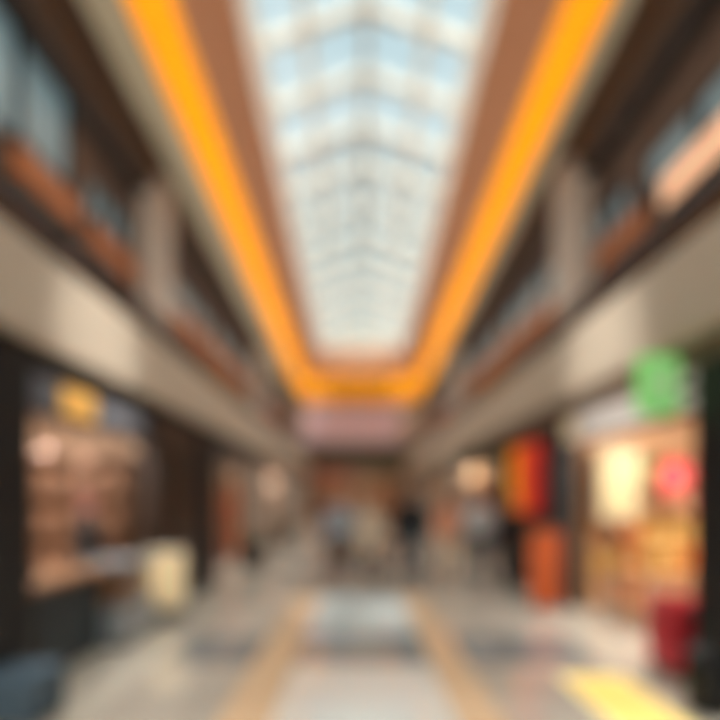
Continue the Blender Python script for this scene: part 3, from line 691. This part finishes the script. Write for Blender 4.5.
# ------------------------------------------------------------------ people
def remesh(o, vox, smooth=3):
    r = o.modifiers.new('remesh', 'REMESH'); r.mode = 'VOXEL'; r.voxel_size = vox; r.use_smooth_shade = True
    s_ = o.modifiers.new('smooth', 'SMOOTH'); s_.factor = .5; s_.iterations = smooth
    dg = bpy.context.evaluated_depsgraph_get(); me = bpy.data.meshes.new_from_object(o.evaluated_get(dg))
    o.modifiers.clear(); old = o.data; o.data = me; bpy.data.meshes.remove(old)
    return o
def person(loc, rz, label, top=(120, 120, 120), legs=(60, 60, 64), skin=(206, 160, 130), hair=(50, 38, 30), hgt=1.72, stride=.22, arm=.12, outfit='trousers', longhair=False, sleeves='long', bag=None, wide=1.18, turn=0, female=False, bend=0):
    t = thing('person', label, 'person', loc, rz)           # faces local -Y
    k = hgt/1.72; sw = .165 if female else .185
    def V(x, y, z): return (x*k, y*k, z*k)
    def R(l): return [tuple(q*k for q in r) if isinstance(r, tuple) else r*k for r in l]
    ms = mat('skin_%d' % skin[0], skin, .5, var=.04); mtop = mat('top_%d_%d_%d' % top, top, .8, bump=.3, scale=40); ml = mat('legs_%d_%d_%d' % legs, legs, .8, bump=.3, scale=40)
    mh = mat('hair_%d' % hair[0], hair, .5, var=.3, scale=40); msh = mat('shoe_dark', (36, 32, 32), .4)
    legp = {}; armp = {}
    for s_ in (-1, 1):
        f = -s_*stride       # forward is -Y
        knee = (s_*.095, f*.45-.03, .5); ank = (s_*.09, f, .09+(.05 if f > 0.05 else 0))
        legp[s_] = [(s_*.085, 0, .93), (s_*.095, f*.2-.01, .74), knee, (s_*.093, f*.75, .3), ank]
        g = s_*arm
        sh, el, wr = (s_*(sw-.032), 0, 1.36), (s_*(sw+.04), g*.5+.02, 1.11), (s_*(sw+.045), g-.05-bend, .86+bend*.6)
        armp[s_] = [sh, el, wr]
    def torso(b, e=0.):
        b.tube([V(0, 0, .84), V(0, 0, .95), V(0, .005, 1.10), V(0, 0, 1.28), V(0, 0, 1.37), V(0, .008, 1.425), V(0, .014, 1.48)],
               R([(.10+e, .08+e), (.165+e if female else .16+e, .11+e), (.125+e if female else .14+e, .095+e), (.158+e, .112+e), (sw-.035+e, .095+e), (.105+e, .078+e), (.056+e, .056+e*.5)]), 20, ry=(1, 0, 0))
    def arms(b, e=0., upto=2):
        for s_ in (-1, 1):
            P = armp[s_]; pts = [P[0], P[1], P[2]]
            if upto == 1: pts = [P[0], tuple(P[0][i]+(P[1][i]-P[0][i])*.6 for i in range(3))]; rr = [.052+e, .047+e]
            else: rr = [.052+e, .040+e, .028+e]
            b.tube([V(*p) for p in pts], R(rr), 14); b.ell(V(*P[0]), tuple(q*k for q in (.053+e, .053+e, .052+e)))
    def legs_(b, e=0., down=4):
        rr = [.088+e, .08+e, .056+e, .052+e, .036+e]
        for s_ in (-1, 1): b.tube([V(*p) for p in legp[s_][:down+1]], R(rr[:down+1]), 16)
    b = MB(); torso(b); arms(b); legs_(b)
    b.tube([V(0, .015, 1.42), V(0, .0, 1.56)], R([.06, .052]), 16)
    hz = 1.612
    b.ell(V(0, 0, hz+.015), tuple(q*k for q in (.078, .097, .112)), 24, 16); b.ell(V(0, -.03, hz-.055), tuple(q*k for q in (.052, .058, .055)), 20, 12)
    b.tube([V(0, -.088, hz+.02), V(0, -.112, hz-.018), V(0, -.09, hz-.03)], R([.008, .013, .009]), 10)
    for s_ in (-1, 1):
        b.ell(V(s_*.077, .008, hz), tuple(q*k for q in (.01, .018, .03)), 12, 8)
        b.ell(V(s_*.03, -.084, hz+.032), tuple(q*k for q in (.022, .01, .007)), 12, 8)
        # hand: palm, four curled fingers of unequal length and a thumb from the palm's side
        wr = Vector(armp[s_][2]); el = Vector(armp[s_][1]); d = (wr-el).normalized(); pc = wr+d*.05
        side = Vector((0, -1, 0)); side = (side-d*side.dot(d)).normalized(); nrm = Vector((-s_, 0, 0))
        b.tube([V(*wr), V(*(wr+d*.04)), V(*(wr+d*.09))], R([(.026, .02), (.036, .015), (.038, .013)]), 12, ry=tuple(side))
        for q, (o_, ln) in enumerate(((.029, .068), (.010, .078), (-.010, .072), (-.028, .055))):
            r0 = wr+d*.085+side*o_; r1 = r0+d*ln*.5+nrm*.006; r2 = r0+d*ln*.85+nrm*.03
            b.tube([V(*r0), V(*r1), V(*r2)], R([.0088, .008, .0066]), 8)
        th0 = wr+d*.03+side*.026; b.tube([V(*th0), V(*(th0+side*.024+d*.03+nrm*.006)), V(*(th0+side*.026+d*.055+nrm*.016))], R([.012, .010, .008]), 8)
    for s_ in (-1, 1):
        a = legp[s_][-1]; b.tube([V(a[0], a[1]+.045, a[2]-.04), V(a[0], a[1]-.04, a[2]-.045), V(a[0]+s_*.012, a[1]-.15, a[2]-.062)], R([(.03, .032), (.038, .034), (.034, .018)]), 12)
    o = b.build('body', ms, t); remesh(o, .0075*k, 2)
    # clothes
    b = MB(); torso(b, .014); arms(b, .012, 1 if sleeves == 'short' else 2)
    if outfit == 'coat': b.tube([V(0, 0, .97), V(0, 0, .62)], R([(.175, .125), (.20, .16)]), 20, ry=(1, 0, 0))
    o = b.build('top' if outfit != 'coat' else 'coat', mtop, t); remesh(o, .011*k, 3)
    if outfit in ('trousers', 'coat'):
        b = MB(); legs_(b, .013); b.tube([V(0, 0, .82), V(0, 0, 1.0)], R([(.14, .10), (.165, .118)]), 20, ry=(1, 0, 0))
        o = b.build('trousers', ml, t); remesh(o, .011*k, 3)
    else:
        b = MB(); b.tube([V(0, 0, .52), V(0, 0, .75), V(0, 0, 1.02)], R([(.21, .19), (.19, .15), (.15, .115)]), 24, ry=(1, 0, 0))
        o = b.build('skirt', ml, t); remesh(o, .012*k, 3)
    for s_ in (-1, 1):
        a = legp[s_][-1]; b = MB()
        b.tube([V(a[0], a[1]+.06, a[2]-.045), V(a[0], a[1]-.04, a[2]-.05), V(a[0]+s_*.012, a[1]-.13, a[2]-.062), V(a[0]+s_*.013, a[1]-.175, a[2]-.066)], R([(.036, .042), (.044, .038), (.042, .026), (.026, .016)]), 14)
        b.tube([V(a[0], a[1]+.01, a[2]+.01), V(a[0], a[1]+.005, a[2]-.06)], R([.043, .046]), 14)
        o = b.build('shoe', msh, t); remesh(o, .008*k, 2)
    b = MB(); b.ell(V(0, .022, hz+.062), tuple(q*k for q in (.086, .1, .078)), 24, 14)
    if longhair:
        for s_ in (-1, 1): b.tube([V(s_*.07, 0, hz+.05), V(s_*.082, .02, hz-.05), V(s_*.075, .03, hz-.15)], R([(.03, .04), (.028, .045), (.016, .03)]), 12)
        b.tube([V(0, .04, hz+.05), V(0, .065, hz-.06), V(0, .07, hz-.19)], R([(.08, .07), (.085, .045), (.07, .025)]), 16, ry=(1, 0, 0))
    else: b.ell(V(0, .045, hz-.01), tuple(q*k for q in (.078, .065, .06)), 16, 10)
    o = b.build('hair', mh, t); remesh(o, .008*k, 2)
    for s_ in (-1, 1): MB().ell(V(s_*.03, -.089, hz+.016), tuple(q*k for q in (.012, .008, .007)), 12, 8).build('eye', mat('eye_dark', (30, 26, 24), .2), t, smooth=True)
    MB().ell(V(0, -.0875, hz-.058), tuple(q*k for q in (.022, .006, .006)), 12, 8).build('mouth', mat('lip', (170, 96, 88), .5), t, smooth=True)
    t.scale = (wide, 1.06, 1)
    low = min(min(v.co.z for v in c.data.vertices) for c in C.objects if c.parent == t and c.name.startswith('shoe'))
    t.location.z -= low
    if bag:
        wr = armp[1][2]; c, s_ = math.cos(rz), math.sin(rz)
        lx, ly = wr[0]*k, wr[1]*k
        bt = thing('shopping_bag', bag[1], 'bag', (loc[0]+lx*c-ly*s_, loc[1]+lx*s_+ly*c, (wr[2]-.09)*k-low-.42), rz)
        MB().box(-.05, .05, -.14, .14, 0, .32).build('bag_body', mat('bag_%d' % bag[0][0], bag[0], .6), bt, bevel=.006)
        for sx in (-.03, .03): MB().tube([(sx, -.06, .32), (sx*.6, -.03, .42), (sx*.6, .03, .42), (sx, .06, .32)], .004, 8).build('handle', M_crm, bt)
    return t
person((-.35, 9.35, 0), 0.05, 'person in a blue-grey top walking on the left of the centre couple', (158, 168, 178), (56, 48, 42), hgt=1.70, stride=.2, hair=(90, 74, 62), bag=((62, 50, 42), 'dark brown shopping bag held by the person in the blue-grey top'))
person((.24, 9.3, 0), -0.1, 'person in a long beige coat with long brown hair, walking in the centre couple', (214, 198, 174), (56, 46, 40), hgt=1.64, stride=.16, hair=(110, 82, 60), longhair=True, outfit='coat', female=True)
person((.98, 9.2, 0), PI+.1, 'person in a near-black jacket and slate trousers walking away down the mall', (20, 27, 31), (70, 80, 86), hgt=1.80, wide=1.3, stride=.24, hair=(70, 48, 34))
person((1.72, 9.6, 0), .15, 'person in a coral orange top and beige trousers, right of the dark jacket', (236, 164, 128), (222, 200, 170), hgt=1.66, stride=.16, hair=(150, 104, 66), longhair=True, female=True)
person((2.28, 9.35, 0), PI-.15, 'person in a light grey shirt and dark trousers walking away on the right', (196, 200, 200), (62, 68, 74), hgt=1.74, stride=.22, hair=(96, 78, 64))
person((2.66, 8.75, 0), -.4, 'person in black clothes standing against the dark wall under the red poster', (40, 32, 32), (46, 38, 36), hgt=1.6, wide=1.0, stride=.05, hair=(60, 34, 28))
person((-3.38, 6.25, 0), PI/2+.5, 'person in a dark shirt serving behind the café counter on the left', (20, 28, 34), (40, 44, 50), hgt=1.66, wide=1.32, stride=.02, skin=(208, 142, 130), hair=(120, 74, 66), bend=.1)
